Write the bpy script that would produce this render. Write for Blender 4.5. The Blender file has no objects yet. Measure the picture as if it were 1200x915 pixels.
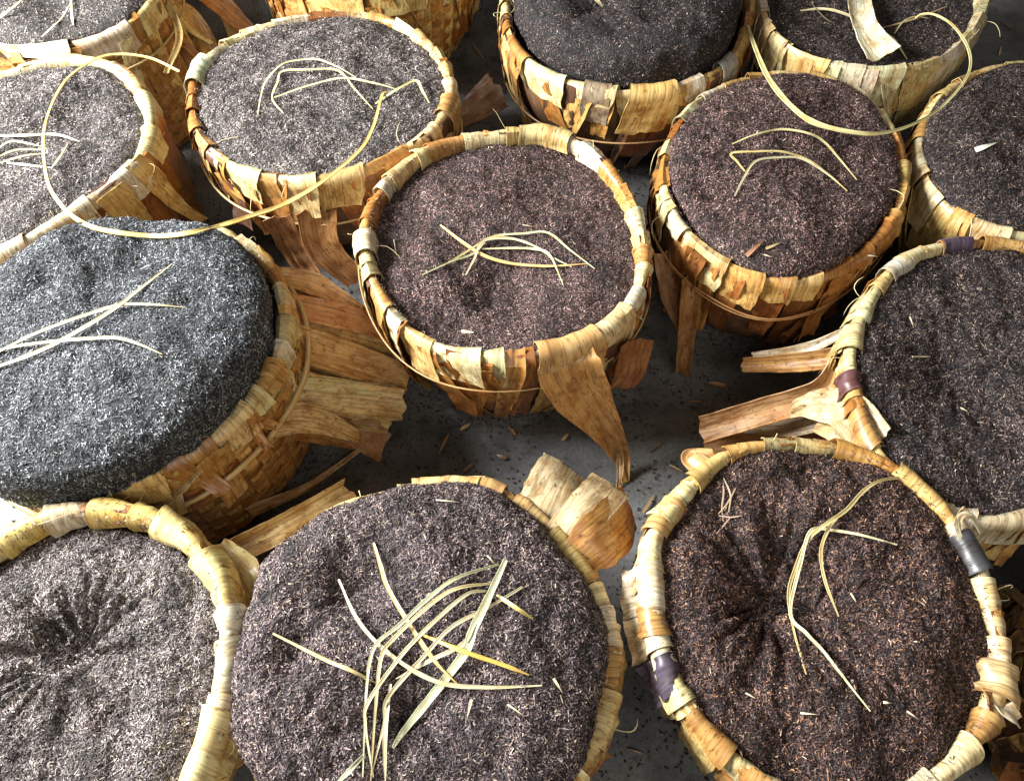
import bpy, math, random
import numpy as np
from mathutils import Vector, noise
from mathutils.bvhtree import BVHTree

# ------------------------------------------------------------------ camera, light, exposure
scene = bpy.context.scene
col = scene.collection
PITCH = math.radians(57.0)      # below the horizon
CAMZ = 1.135
F = 900.0                       # focal length in pixels of the 1200 px wide photograph
RIM = 0.25
cam_d = bpy.data.cameras.new('camera')
cam = bpy.data.objects.new('camera', cam_d)
col.objects.link(cam)
cam.location = (0, 0, CAMZ)
cam.rotation_euler = (math.pi / 2 - PITCH, 0, 0)
cam_d.sensor_fit = 'HORIZONTAL'
cam_d.sensor_width = 36
cam_d.lens = F / 1200 * 36
cam_d.clip_start = 0.01
cam_d.clip_end = 100
scene.camera = cam

world = bpy.data.worlds.new('World')
scene.world = world
world.use_nodes = True
bg = world.node_tree.nodes['Background']
bg.inputs['Color'].default_value = (1.0, 0.92, 0.82, 1)
bg.inputs['Strength'].default_value = 0.12

def area(name, loc, target, size, power, colour, size_y=None):
    d = bpy.data.lights.new(name, 'AREA')
    d.energy = power
    d.color = colour
    d.shape = 'RECTANGLE'
    d.size = size
    d.size_y = size_y or size
    o = bpy.data.objects.new(name, d)
    o.location = loc
    o.rotation_euler = (Vector(target) - Vector(loc)).to_track_quat('-Z', 'Y').to_euler()
    col.objects.link(o)
    return o

# daylight through an opening to the left, slightly behind the baskets
area('window_light', (-2.00, 0.90, 1.42), (0.10, 0.65, 0.2), 1.1, 290, (0.97, 0.985, 1.0), 0.9)

# added soft fill from behind the camera, to lift the front walls; source unseen
area('front_fill_light', (0.5, -1.5, 2.3), (0.0, 0.75, 0.15), 1.8, 36, (1.0, 0.95, 0.88), 1.4)

scene.view_settings.view_transform = 'Standard'
scene.view_settings.look = 'None'
scene.view_settings.exposure = 0.12
scene.view_settings.gamma = 1.0
scene.view_settings.use_curve_mapping = False
scene.render.engine = 'CYCLES'

# ------------------------------------------------------------------ geometry of the view (only for measuring where things stand)
CAM = Vector((0, 0, CAMZ))
FW = Vector((0, math.cos(PITCH), -math.sin(PITCH)))
UP = Vector((0, math.sin(PITCH), math.cos(PITCH)))
def ray(px, py):
    return FW + Vector((1, 0, 0)) * ((px - 600) / F) - UP * ((py - 457.5) / F)
def at(px, py, z):
    d = ray(px, py)
    return CAM + d * ((z - CAMZ) / d.z)

rng = random.Random(7)
nrng = np.random.default_rng(7)

# ------------------------------------------------------------------ materials
def new_mat(name):
    m = bpy.data.materials.new(name)
    m.use_nodes = True
    nt = m.node_tree
    return m, nt, nt.nodes, nt.links, nt.nodes['Principled BSDF']

def ramp(N, pts):
    r = N.new('ShaderNodeValToRGB')
    e = r.color_ramp.elements
    while len(e) < len(pts):
        e.new(0.5)
    for el, (p, c) in zip(e, pts):
        el.position = p
        el.color = (c[0], c[1], c[2], 1)
    return r

def math_node(N, op, a=None, b=None):
    n = N.new('ShaderNodeMath')
    n.operation = op
    if isinstance(a, (int, float)): n.inputs[0].default_value = a
    if isinstance(b, (int, float)): n.inputs[1].default_value = b
    return n

def mix(N, L, fac, a, b, mode='MIX'):
    n = N.new('ShaderNodeMix')
    n.data_type = 'RGBA'
    n.blend_type = mode
    n.clamp_factor = True
    for sock, v in ((n.inputs['Factor'], fac), (n.inputs['A'], a), (n.inputs['B'], b)):
        if hasattr(v, 'links'):
            L.new(v, sock)
        elif isinstance(v, (int, float)):
            sock.default_value = v
        else:
            sock.default_value = (v[0], v[1], v[2], 1)
    return n.outputs['Result']

def tex(N, L, vec, scale, detail=3, rough=0.55, typ='NOISE'):
    n = N.new('ShaderNodeTexNoise')
    n.inputs['Scale'].default_value = scale
    n.inputs['Detail'].default_value = detail
    n.inputs['Roughness'].default_value = rough
    L.new(vec, n.inputs['Vector'])
    return n

def sheath_material():
    """dried leaf sheath: fibres along v, faint cross ribs, brown stains; base colour from the object"""
    m, nt, N, L, P = new_mat('dry_leaf_sheath')
    oi = N.new('ShaderNodeObjectInfo')
    uv = N.new('ShaderNodeUVMap'); uv.uv_map = 'UVMap'
    # per-object shift of the pattern
    off = N.new('ShaderNodeVectorMath'); off.operation = 'ADD'
    rnd = N.new('ShaderNodeCombineXYZ')
    mul = math_node(N, 'MULTIPLY', None, 37.0); L.new(oi.outputs['Random'], mul.inputs[0])
    L.new(mul.outputs[0], rnd.inputs['X']); L.new(mul.outputs[0], rnd.inputs['Y'])
    L.new(uv.outputs['UV'], off.inputs[0]); L.new(rnd.outputs[0], off.inputs[1])
    def mapped(sx, sy):
        mp = N.new('ShaderNodeMapping')
        mp.inputs['Scale'].default_value = (sx, sy, 1)
        L.new(off.outputs[0], mp.inputs['Vector'])
        return mp.outputs[0]
    fib = tex(N, L, mapped(360, 5), 1.0, 2, 0.55)
    fib2 = tex(N, L, mapped(1300, 30), 1.0, 2, 0.5)
    rib = tex(N, L, mapped(22, 190), 1.0, 2, 0.5)
    blot = tex(N, L, mapped(38, 26), 1.0, 4, 0.62)
    spot = tex(N, L, mapped(160, 130), 1.0, 3, 0.6)
    base = oi.outputs['Color']
    # brown patches that belong to the leaf
    r1 = ramp(N, [(0.40, (0, 0, 0)), (0.72, (1, 1, 1))]); L.new(blot.outputs['Fac'], r1.inputs['Fac'])
    c = mix(N, L, r1.outputs['Color'], base, mix(N, L, 1.0, base, (0.62, 0.40, 0.21), 'MULTIPLY'))
    # bleached fibres and dark grooves
    r2 = ramp(N, [(0.30, (0.55, 0.48, 0.42)), (0.48, (0.95, 0.95, 0.95)), (0.72, (1.25, 1.22, 1.16))])
    L.new(fib.outputs['Fac'], r2.inputs['Fac'])
    c = mix(N, L, 0.8, c, r2.outputs['Color'], 'MULTIPLY')
    r3 = ramp(N, [(0.36, (0.62, 0.55, 0.48)), (0.5, (1, 1, 1))]); L.new(rib.outputs['Fac'], r3.inputs['Fac'])
    c = mix(N, L, 0.04, c, r3.outputs['Color'], 'MULTIPLY')
    r4 = ramp(N, [(0.28, (0.12, 0.08, 0.06)), (0.42, (1, 1, 1))]); L.new(spot.outputs['Fac'], r4.inputs['Fac'])
    c = mix(N, L, 0.85, c, r4.outputs['Color'], 'MULTIPLY')
    L.new(c, P.inputs['Base Color'])
    rr = ramp(N, [(0.3, (0.55, 0.55, 0.55)), (0.7, (0.30, 0.30, 0.30))]); L.new(fib.outputs['Fac'], rr.inputs['Fac'])
    L.new(rr.outputs['Color'], P.inputs['Roughness'])
    P.inputs['Specular IOR Level'].default_value = 0.5
    h1 = math_node(N, 'MULTIPLY_ADD', None, 0.5); L.new(fib.outputs['Fac'], h1.inputs[0]); h1.inputs[2].default_value = 0.0
    h2 = math_node(N, 'MULTIPLY_ADD', None, 0.10); L.new(rib.outputs['Fac'], h2.inputs[0]); L.new(h1.outputs[0], h2.inputs[2])
    b = N.new('ShaderNodeBump'); b.inputs['Strength'].default_value = 0.45; b.inputs['Distance'].default_value = 0.0013
    wr = tex(N, L, mapped(75, 14), 1.0, 2, 0.5)
    w1 = math_node(N, 'SUBTRACT', None, 0.5); L.new(wr.outputs['Fac'], w1.inputs[0])
    w2 = math_node(N, 'ABSOLUTE'); L.new(w1.outputs[0], w2.inputs[0])
    b2 = N.new('ShaderNodeBump'); b2.inputs['Strength'].default_value = 0.5; b2.inputs['Distance'].default_value = 0.0018
    L.new(w2.outputs[0], b2.inputs['Height']); L.new(b2.outputs[0], b.inputs['Normal'])
    L.new(h2.outputs[0], b.inputs['Height']); L.new(b.outputs[0], P.inputs['Normal'])
    # darker lines along the creases
    rc = ramp(N, [(0.0, (0.30, 0.20, 0.13)), (0.04, (1, 1, 1))]); L.new(w2.outputs[0], rc.inputs['Fac'])
    L.new(mix(N, L, 0.55, c, rc.outputs['Color'], 'MULTIPLY'), P.inputs['Base Color'])
    return m

def straw_material():
    m, nt, N, L, P = new_mat('dry_straw')
    oi = N.new('ShaderNodeObjectInfo')
    uv = N.new('ShaderNodeUVMap'); uv.uv_map = 'UVMap'
    mp = N.new('ShaderNodeMapping'); mp.inputs['Scale'].default_value = (700, 22, 1)
    L.new(uv.outputs['UV'], mp.inputs['Vector'])
    t = tex(N, L, mp.outputs[0], 1.0, 3)
    mp2 = N.new('ShaderNodeMapping'); mp2.inputs['Scale'].default_value = (20, 26, 1)
    L.new(uv.outputs['UV'], mp2.inputs['Vector'])
    t2 = tex(N, L, mp2.outputs[0], 1.0, 3)
    r = ramp(N, [(0.3, (0.62, 0.58, 0.5)), (0.6, (1.12, 1.1, 1.05))]); L.new(t.outputs['Fac'], r.inputs['Fac'])
    c = mix(N, L, 0.9, oi.outputs['Color'], r.outputs['Color'], 'MULTIPLY')
    r2 = ramp(N, [(0.5, (0, 0, 0)), (0.72, (1, 1, 1))]); L.new(t2.outputs['Fac'], r2.inputs['Fac'])
    c = mix(N, L, r2.outputs['Color'], c, mix(N, L, 1.0, c, (0.8, 0.6, 0.35), 'MULTIPLY'))
    L.new(c, P.inputs['Base Color'])
    P.inputs['Roughness'].default_value = 0.42
    b = N.new('ShaderNodeBump'); b.inputs['Strength'].default_value = 0.5; b.inputs['Distance'].default_value = 0.0008
    L.new(t.outputs['Fac'], b.inputs['Height']); L.new(b.outputs[0], P.inputs['Normal'])
    return m

def tobacco_material():
    """ground of the heap, seen between the loose shreds"""
    m, nt, N, L, P = new_mat('packed_tobacco')
    tc = N.new('ShaderNodeTexCoord')
    oi = N.new('ShaderNodeObjectInfo')
    a = tex(N, L, tc.outputs['Object'], 240, 4, 0.7)
    c0 = tex(N, L, tc.outputs['Object'], 22, 3, 0.6)
    r = ramp(N, [(0.3, (0.25, 0.25, 0.25)), (0.52, (0.8, 0.8, 0.8)), (0.72, (2.1, 2.0, 1.85))]); L.new(a.outputs['Fac'], r.inputs['Fac'])
    c = mix(N, L, 1.0, oi.outputs['Color'], r.outputs['Color'], 'MULTIPLY')
    r2 = ramp(N, [(0.35, (0.6, 0.6, 0.62)), (0.65, (1.25, 1.2, 1.15))]); L.new(c0.outputs['Fac'], r2.inputs['Fac'])
    c = mix(N, L, 1.0, c, r2.outputs['Color'], 'MULTIPLY')
    L.new(c, P.inputs['Base Color'])
    P.inputs['Roughness'].default_value = 0.75
    b = N.new('ShaderNodeBump'); b.inputs['Strength'].default_value = 1.0; b.inputs['Distance'].default_value = 0.004
    L.new(a.outputs['Fac'], b.inputs['Height']); L.new(b.outputs[0], P.inputs['Normal'])
    return m

def shred_material():
    m, nt, N, L, P = new_mat('tobacco_shred')
    at_ = N.new('ShaderNodeAttribute'); at_.attribute_name = 'shade'
    L.new(at_.outputs['Color'], P.inputs['Base Color'])
    P.inputs['Roughness'].default_value = 0.6
    P.inputs['Specular IOR Level'].default_value = 0.28
    return m

def shell_material():
    m, nt, N, L, P = new_mat('basket_lining')
    tc = N.new('ShaderNodeTexCoord')
    mp = N.new('ShaderNodeMapping'); mp.inputs['Scale'].default_value = (60, 60, 14)
    L.new(tc.outputs['Object'], mp.inputs['Vector'])
    a = tex(N, L, mp.outputs[0], 1.0, 4)
    r = ramp(N, [(0.3, (0.05, 0.025, 0.012)), (0.7, (0.20, 0.10, 0.04))]); L.new(a.outputs['Fac'], r.inputs['Fac'])
    L.new(r.outputs['Color'], P.inputs['Base Color'])
    P.inputs['Roughness'].default_value = 0.7
    b = N.new('ShaderNodeBump'); b.inputs['Strength'].default_value = 0.7; b.inputs['Distance'].default_value = 0.003
    L.new(a.outputs['Fac'], b.inputs['Height']); L.new(b.outputs[0], P.inputs['Normal'])
    return m

def floor_material():
    m, nt, N, L, P = new_mat('worn_concrete')
    tc = N.new('ShaderNodeTexCoord')
    a = tex(N, L, tc.outputs['Object'], 7, 5, 0.6)
    b0 = tex(N, L, tc.outputs['Object'], 160, 4, 0.7)
    c0 = tex(N, L, tc.outputs['Object'], 38, 4, 0.7)
    r = ramp(N, [(0.32, (0.035, 0.035, 0.034)), (0.68, (0.15, 0.148, 0.143))]); L.new(a.outputs['Fac'], r.inputs['Fac'])
    r2 = ramp(N, [(0.3, (0.6, 0.6, 0.6)), (0.6, (1.1, 1.1, 1.1))]); L.new(b0.outputs['Fac'], r2.inputs['Fac'])
    c = mix(N, L, 1.0, r.outputs['Color'], r2.outputs['Color'], 'MULTIPLY')
    r3 = ramp(N, [(0.34, (0.25, 0.22, 0.2)), (0.44, (1, 1, 1))]); L.new(c0.outputs['Fac'], r3.inputs['Fac'])
    c = mix(N, L, 0.7, c, r3.outputs['Color'], 'MULTIPLY')
    L.new(c, P.inputs['Base Color'])
    P.inputs['Roughness'].default_value = 0.55
    b = N.new('ShaderNodeBump'); b.inputs['Strength'].default_value = 0.4; b.inputs['Distance'].default_value = 0.002
    L.new(b0.outputs['Fac'], b.inputs['Height']); L.new(b.outputs[0], P.inputs['Normal'])
    return m

SHEATH, STRAW, TOB, SHRED, SHELL, FLOOR = (sheath_material(), straw_material(), tobacco_material(),
                                           shred_material(), shell_material(), floor_material())

# ------------------------------------------------------------------ mesh helpers
def tag(o, label=None, cat=None, group=None, kind=None):
    if label: o['label'] = label
    if cat: o['category'] = cat
    if group: o['group'] = group
    if kind: o['kind'] = kind
    return o

def link(name, me, mat, parent=None, colour=None):
    me.materials.append(mat)
    o = bpy.data.objects.new(name, me)
    col.objects.link(o)
    if parent is not None:
        o.parent = parent
        o.location = -parent.location
    if colour is not None:
        o.color = (colour[0], colour[1], colour[2], 1)
    return o

def sheet_mesh(name, P, UV, thick, smooth=True):
    """P: array (nv, nu, 3) -> closed thin slab with UVs in metres"""
    P = np.asarray(P, float)
    nv, nu, _ = P.shape
    du = np.gradient(P, axis=1); dv = np.gradient(P, axis=0)
    n = np.cross(du, dv)
    n /= np.linalg.norm(n, axis=2, keepdims=True) + 1e-12
    top = (P + n * thick * .5).reshape(-1, 3); bot = (P - n * thick * .5).reshape(-1, 3)
    V = np.concatenate([top, bot])
    K = nv * nu
    faces = []
    for j in range(nv - 1):
        for i in range(nu - 1):
            a = j * nu + i
            q = (a, a + 1, a + nu + 1, a + nu)
            faces.append(q)
            faces.append(tuple(x + K for x in reversed(q)))
    edge = [i for i in range(nu)] + [j * nu + nu - 1 for j in range(1, nv)] + \
           [(nv - 1) * nu + i for i in range(nu - 2, -1, -1)] + [j * nu for j in range(nv - 2, 0, -1)]
    for a, b in zip(edge, edge[1:] + edge[:1]):
        faces.append((b, a, a + K, b + K))
    me = bpy.data.meshes.new(name)
    me.from_pydata(V.tolist(), [], faces)
    uvf = np.concatenate([np.asarray(UV).reshape(-1, 2)] * 2)
    lay = me.uv_layers.new(name='UVMap')
    vi = np.empty(len(me.loops), np.int32)
    me.loops.foreach_get('vertex_index', vi)
    lay.data.foreach_set('uv', uvf[vi].astype(np.float32).ravel())
    if smooth:
        me.polygons.foreach_set('use_smooth', [True] * len(me.polygons))
        me.set_sharp_from_angle(angle=math.radians(50))
    return me

def catmull(pts, n):
    pts = [np.asarray(p, float) for p in pts]
    if len(pts) == 2:
        return [pts[0] * (1 - t) + pts[1] * t for t in np.linspace(0, 1, n)]
    q = [2 * pts[0] - pts[1]] + pts + [2 * pts[-1] - pts[-2]]
    out = []
    for k in range(n):
        t = k / (n - 1) * (len(pts) - 1)
        i = min(int(t), len(pts) - 2); f = t - i
        a, b, c, d = q[i], q[i + 1], q[i + 2], q[i + 3]
        out.append(.5 * (2 * b + (c - a) * f + (2 * a - 5 * b + 4 * c - d) * f * f + (3 * b - a - 3 * c + d) * f ** 3))
    return out

def n3(v, s, seed=0.0):
    return noise.noise(Vector((v[0] * s + seed, v[1] * s - seed * .7, v[2] * s + seed * .3)))

def ribbon_mesh(name, pts, widths, hint, cup=0.0, thick=.0012, nu=5, nv=18, crumple=0.0, seed=0., fold=0.0, twist=0.0, ragged=0.0, ridge=0.0):
    """leaf ribbon along pts; hint = the way its face looks"""
    c = catmull(pts, nv)
    w = np.interp(np.linspace(0, 1, nv), np.linspace(0, 1, len(widths)), widths)
    w = w * np.array([1 + (.22 if nu == 3 else .07) * noise.noise(Vector((k * .35, seed, 2.2))) for k in range(nv)])
    P = np.zeros((nv, nu, 3)); UV = np.zeros((nv, nu, 2))
    hint = np.asarray(hint, float); s = 0
    for j in range(nv):
        t = c[min(j + 1, nv - 1)] - c[max(j - 1, 0)]
        t /= np.linalg.norm(t) + 1e-9
        side = np.cross(t, hint); side /= np.linalg.norm(side) + 1e-9
        nn = np.cross(side, t)
        if twist:
            a = twist * j / (nv - 1)
            side, nn = side * math.cos(a) + nn * math.sin(a), nn * math.cos(a) - side * math.sin(a)
        if j: s += np.linalg.norm(c[j] - c[j - 1])
        for i in range(nu):
            a = i / (nu - 1) - .5
            h = cup * (4 * a * a - .4) * w[j] + fold * abs(a) * w[j]
            p = c[j] + side * a * w[j] + nn * h
            if crumple:
                p = p + nn * crumple * n3(p, 45, seed) + nn * crumple * .2 * n3(p, 90, seed)
            if ridge:
                p = p + nn * ridge * (noise.noise(Vector((a * w[j] * 150 + seed, s * 6, seed))) + .3 * noise.noise(Vector((a * w[j] * 260, s * 7, seed))))
            if ragged and j in (0, nv - 1):
                p = p + t * ragged * (n3(p, 45, seed + 3) * 1.4 + .25 * n3(p, 220, seed))
            P[j, i] = p; UV[j, i] = (a * w[j], s)
    return sheet_mesh(name, P, UV, thick)

def tube_mesh(name, pts, r, sides=6, closed=False, flat=1.0):
    pts = [np.asarray(p, float) for p in pts]
    n = len(pts); V = []; Fc = []; UV = []
    s = 0
    for j in range(n):
        a = pts[(j - 1) % n] if closed or j else pts[0]
        b = pts[(j + 1) % n] if closed or j < n - 1 else pts[-1]
        t = b - a; t /= np.linalg.norm(t) + 1e-9
        u = np.cross(t, (0, 0, 1)); u /= np.linalg.norm(u) + 1e-9
        v = np.cross(u, t)
        rr = r[j] if hasattr(r, '__len__') else r
        if j: s += np.linalg.norm(pts[j] - pts[j - 1])
        for k in range(sides):
            q = 2 * math.pi * k / sides
            V.append(pts[j] + u * math.cos(q) * rr * flat + v * math.sin(q) * rr)
            UV.append((k / sides * 6.28 * rr, s))
    m = n if closed else n - 1
    for j in range(m):
        for k in range(sides):
            a = j * sides + k; b = j * sides + (k + 1) % sides
            c = ((j + 1) % n) * sides + (k + 1) % sides; d = ((j + 1) % n) * sides + k
            Fc.append((a, b, c, d))
    if not closed:
        Fc.append(tuple(range(sides - 1, -1, -1))); Fc.append(tuple((n - 1) * sides + k for k in range(sides)))
    me = bpy.data.meshes.new(name)
    me.from_pydata([tuple(x) for x in V], [], Fc)
    lay = me.uv_layers.new(name='UVMap')
    vi = np.empty(len(me.loops), np.int32); me.loops.foreach_get('vertex_index', vi)
    lay.data.foreach_set('uv', np.asarray(UV, np.float32)[vi].ravel())
    me.polygons.foreach_set('use_smooth', [True] * len(me.polygons))
    me.validate()
    return me

# ------------------------------------------------------------------ floor
me = bpy.data.meshes.new('floor')
S = 6.0
me.from_pydata([(-S, -S + 1, 0), (S, -S + 1, 0), (S, S + 1, 0), (-S, S + 1, 0)], [], [(0, 1, 2, 3)])
tag(link('floor', me, FLOOR), kind='structure')

# ------------------------------------------------------------------ baskets
STRAWC = [(.66, .53, .26), (.60, .46, .19), (.70, .61, .36), (.56, .41, .16), (.62, .55, .28)]
PALE = [(.60, .56, .41), (.56, .53, .35), (.52, .52, .30), (.62, .58, .45), (.54, .48, .24)]
GOLD = [(.54, .34, .11), (.46, .26, .075), (.57, .42, .16), (.43, .25, .08)]
BROWN = [(.34, .15, .038), (.28, .115, .026), (.40, .20, .055), (.22, .085, .022), (.37, .18, .042)]
DARK = [(.10, .05, .03), (.14, .075, .04)]
PURPLE = [(.075, .055, .085), (.11, .06, .07)]

class Basket:
    def __init__(s, name, label, rim, z=RIM, taper=.40, base_power=2.4, rho=.0072):
        s.rho = rho
        s.z = z; s.taper = taper; s.bp = base_power
        W = [np.array(at(x, y, z))[:2] for x, y in rim]
        c = np.mean(W, axis=0)
        # dense closed spline -> radius by angle
        q = W[-2:] + W + W[:3]
        D = []
        for i in range(len(W)):
            a, b, cc, d = q[i + 1], q[i + 2], q[i + 3], q[i + 4]
            for f in np.linspace(0, 1, 14, endpoint=False):
                D.append(.5 * (2 * b + (cc - a) * f + (2 * a - 5 * b + 4 * cc - d) * f * f + (3 * b - a - 3 * cc + d) * f ** 3))
        D = np.array(D)
        c = (D.max(0) + D.min(0)) / 2
        s.c = c
        ang = np.arctan2(D[:, 1] - c[1], D[:, 0] - c[0]); rad = np.hypot(D[:, 0] - c[0], D[:, 1] - c[1])
        o = np.argsort(ang)
        s.th = np.linspace(-math.pi, math.pi, 181)
        r = np.interp(s.th, ang[o], rad[o], period=2 * math.pi)
        k = np.array([1, 2, 3, 2, 1]) / 9
        r[:-1] = np.convolve(np.concatenate([r[-3:-1], r[:-1], r[:2]]), k, 'valid')
        r[-1] = r[0]
        s.r = r
        s.R = float(r.mean())
        s.seed = rng.uniform(0, 90)
        s.root = bpy.data.objects.new(name, None)
        s.root.location = (c[0], c[1], 0)
        s.root.empty_display_size = .05
        col.objects.link(s.root)
        tag(s.root, label, 'basket', 'leaf lined baskets crowded on the concrete floor')
    def rad(s, th):
        return float(np.interp(th, s.th, s.r, period=2 * math.pi))
    def rz(s, th):
        return s.z + .004 * noise.noise(Vector((math.cos(th) * 1.6 + s.seed, math.sin(th) * 1.6, s.seed)))
    def wall(s, th, d):
        """radius of the basket wall at depth d under the rim"""
        t = max(0., d / s.z)
        return s.rad(th) * (1 - s.taper * t ** s.bp)
    def prof(s, th, q, lift=0.):
        """point q metres along the skin: q<0 inside, 0 rim top, q>0 down the outside"""
        R = s.rad(th); z = s.rz(th)
        rr = s.rho + lift
        ph = q / s.rho
        lim = 1.45
        if ph < -1.7:
            o, h = -(s.rho * .72 + lift), -s.rho * .1 - (-q - 1.7 * s.rho)
            r = R + o
        elif ph <= lim:
            o, h = (s.rho * .72 + lift) * math.sin(ph), (s.rho * 1.15 + lift * .8) * math.cos(ph)
            r = R + o
        else:
            d = (q - lim * s.rho)
            h = rr * math.cos(lim) - d
            r = s.wall(th, d) + s.rho * .72 + lift
        return np.array((s.c[0] + r * math.cos(th), s.c[1] + r * math.sin(th), max(z + h, .0015 + lift)))
    def theta(s, px, py, z=None):
        p = at(px, py, s.z if z is None else z)
        return math.atan2(p.y - s.c[1], p.x - s.c[0])

def strip(b, name, th0, width, q0, q1, colour, slant=0., lift=.002, curl=(0, 0), end_flare=0., crumple=.0022, nu=7, nv=18, mat=None, narrow=0., shingle=0.):
    seed = rng.uniform(0, 99)
    P = np.zeros((nv, nu, 3)); UV = np.zeros((nv, nu, 2))
    R = b.rad(th0)
    ragL = [rng.uniform(-1, 1) for _ in range(nu)]
    for j in range(nv):
        f = j / (nv - 1)
        for i in range(nu):
            a = i / (nu - 1) - .5
            q = q0 + (q1 - q0) * f
            if j == nv - 1: q += ragL[i] * .0035 * min(1, (q1 - q0) / .06)
            wv = width * (1 - narrow * max(0, f - .3)) * (1 + .12 * noise.noise(Vector((q * 40, seed, 0))))
            th = th0 + (a * wv + slant * max(q, 0)) / R
            e = curl[0] * max(0, -2 * a) ** 3 + curl[1] * max(0, 2 * a) ** 3
            L = lift * (min(1, max(0, q) / .03) if name == 'wall_strip' else 1) + e * min(1, max(.3, q / .02)) + shingle * (a + .5) + end_flare * max(0, f - .5) ** 2 * 4
            p0 = b.prof(th, q, L)
            p1 = b.prof(th, q, L + .01)
            nn = (p1 - p0) * 100
            k = crumple * (n3(p0, 38, seed) + .25 * n3(p0, 90, seed) + 1.3 * (.25 - abs(n3((q * 1.0, a * width, 0), 60, seed))))
            P[j, i] = p0 + nn * k; UV[j, i] = (a * wv, q)
    P[:, :, 2] = np.maximum(P[:, :, 2], .001)
    return link(name, sheet_mesh(name, P, UV, .0011), mat or SHEATH, b.root, colour)

def shell(b):
    n = 72
    V = []; Fc = []
    prof = [(-.004, .5)] + [(-b.rho, .0)]
    rows = []
    depth = [b.z * k / 9 for k in range(10)]
    # inside up, over the rim, outside down, bottom
    for k in range(9, -1, -1): rows.append(('i', depth[k]))
    for a in (-1.2, -.6, 0, .6, 1.2): rows.append(('r', a))
    for k in range(10): rows.append(('o', depth[k]))
    for kind, v in rows:
        for i in range(n):
            th = -math.pi + 2 * math.pi * i / n
            z = b.rz(th)
            if kind == 'i': r = b.wall(th, v) - b.rho * .6; h = max(z - v, .012)
            elif kind == 'o': r = b.wall(th, v) + b.rho * .4; h = max(z - v, .004)
            else: r = b.rad(th) + b.rho * .62 * math.sin(v); h = z + b.rho * .95 * math.cos(v)
            V.append((b.c[0] + r * math.cos(th), b.c[1] + r * math.sin(th), h))
    m = len(rows)
    for j in range(m - 1):
        for i in range(n):
            a = j * n + i; c2 = j * n + (i + 1) % n
            Fc.append((a, c2, c2 + n, a + n))
    Fc.append(tuple(range(n)))
    Fc.append(tuple(reversed(range((m - 1) * n, m * n))))
    me = bpy.data.meshes.new('basket_wall')
    me.from_pydata(V, [], Fc)
    me.polygons.foreach_set('use_smooth', [True] * len(me.polygons))
    link('basket_wall', me, SHELL, b.root)

def weave(b, th_a, th_b, d0=.02, d1=.235, pitch=.026, rowh=.017):
    """split bamboo weave: upright stakes and level weavers passing over and under"""
    nS = max(4, int((th_b - th_a) * b.R / pitch))
    nW = int((d1 - d0) / rowh)
    base = .0105
    for k in range(nS):
        th = th_a + (th_b - th_a) * (k + .5) / nS
        nv = nW * 2 + 1
        P = np.zeros((nv, 3, 3)); UV = np.zeros((nv, 3, 2))
        for j in range(nv):
            d = d0 + (d1 - d0) * j / (nv - 1)
            row = j / 2 - .5
            over = math.cos(math.pi * (row + k)) * .0024
            rr = b.wall(th, d)
            hw = pitch * .42 * rr / b.R
            for i, a in enumerate((-1, 0, 1)):
                t2 = th + a * hw / rr
                r2 = rr + base + over
                P[j, i] = (b.c[0] + r2 * math.cos(t2), b.c[1] + r2 * math.sin(t2), max(b.rz(t2) - d, .003)); UV[j, i] = (a * hw, d)
        g = jitter(rng.choice(GOLD), .2)
        link('stake', sheet_mesh('stake', P, UV, .0014), SHEATH, b.root, g)
    for w in range(nW):
        d = d0 + (d1 - d0) * (w + .5) / nW
        nn = nS * 4 + 1
        P = np.zeros((nn, 2, 3)); UV = np.zeros((nn, 2, 2))
        for j in range(nn):
            th = th_a + (th_b - th_a) * j / (nn - 1)
            k = j / 4 - .5
            over = -math.cos(math.pi * (k + w)) * .0024
            for i, e in enumerate((-1, 1)):
                dd = d + e * rowh * .46
                r2 = b.wall(th, dd) + base + over
                P[j, i] = (b.c[0] + r2 * math.cos(th), b.c[1] + r2 * math.sin(th), max(b.rz(th) - dd, .003)); UV[j, i] = (e * rowh * .46, th * b.R)
        g = jitter(rng.choice([BROWN[2], BROWN[4], GOLD[3]]), .2)
        link('weaver', sheet_mesh('weaver', P, UV, .0014), SHEATH, b.root, g)

def pick(weights):
    names, ws = zip(*weights)
    return rng.choice(rng.choices(names, ws)[0])

def jitter(c, k=.12):
    f = 1 + rng.uniform(-k, k)
    return tuple(max(0, x * f * (1 + rng.uniform(-.04, .04))) for x in c)

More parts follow.
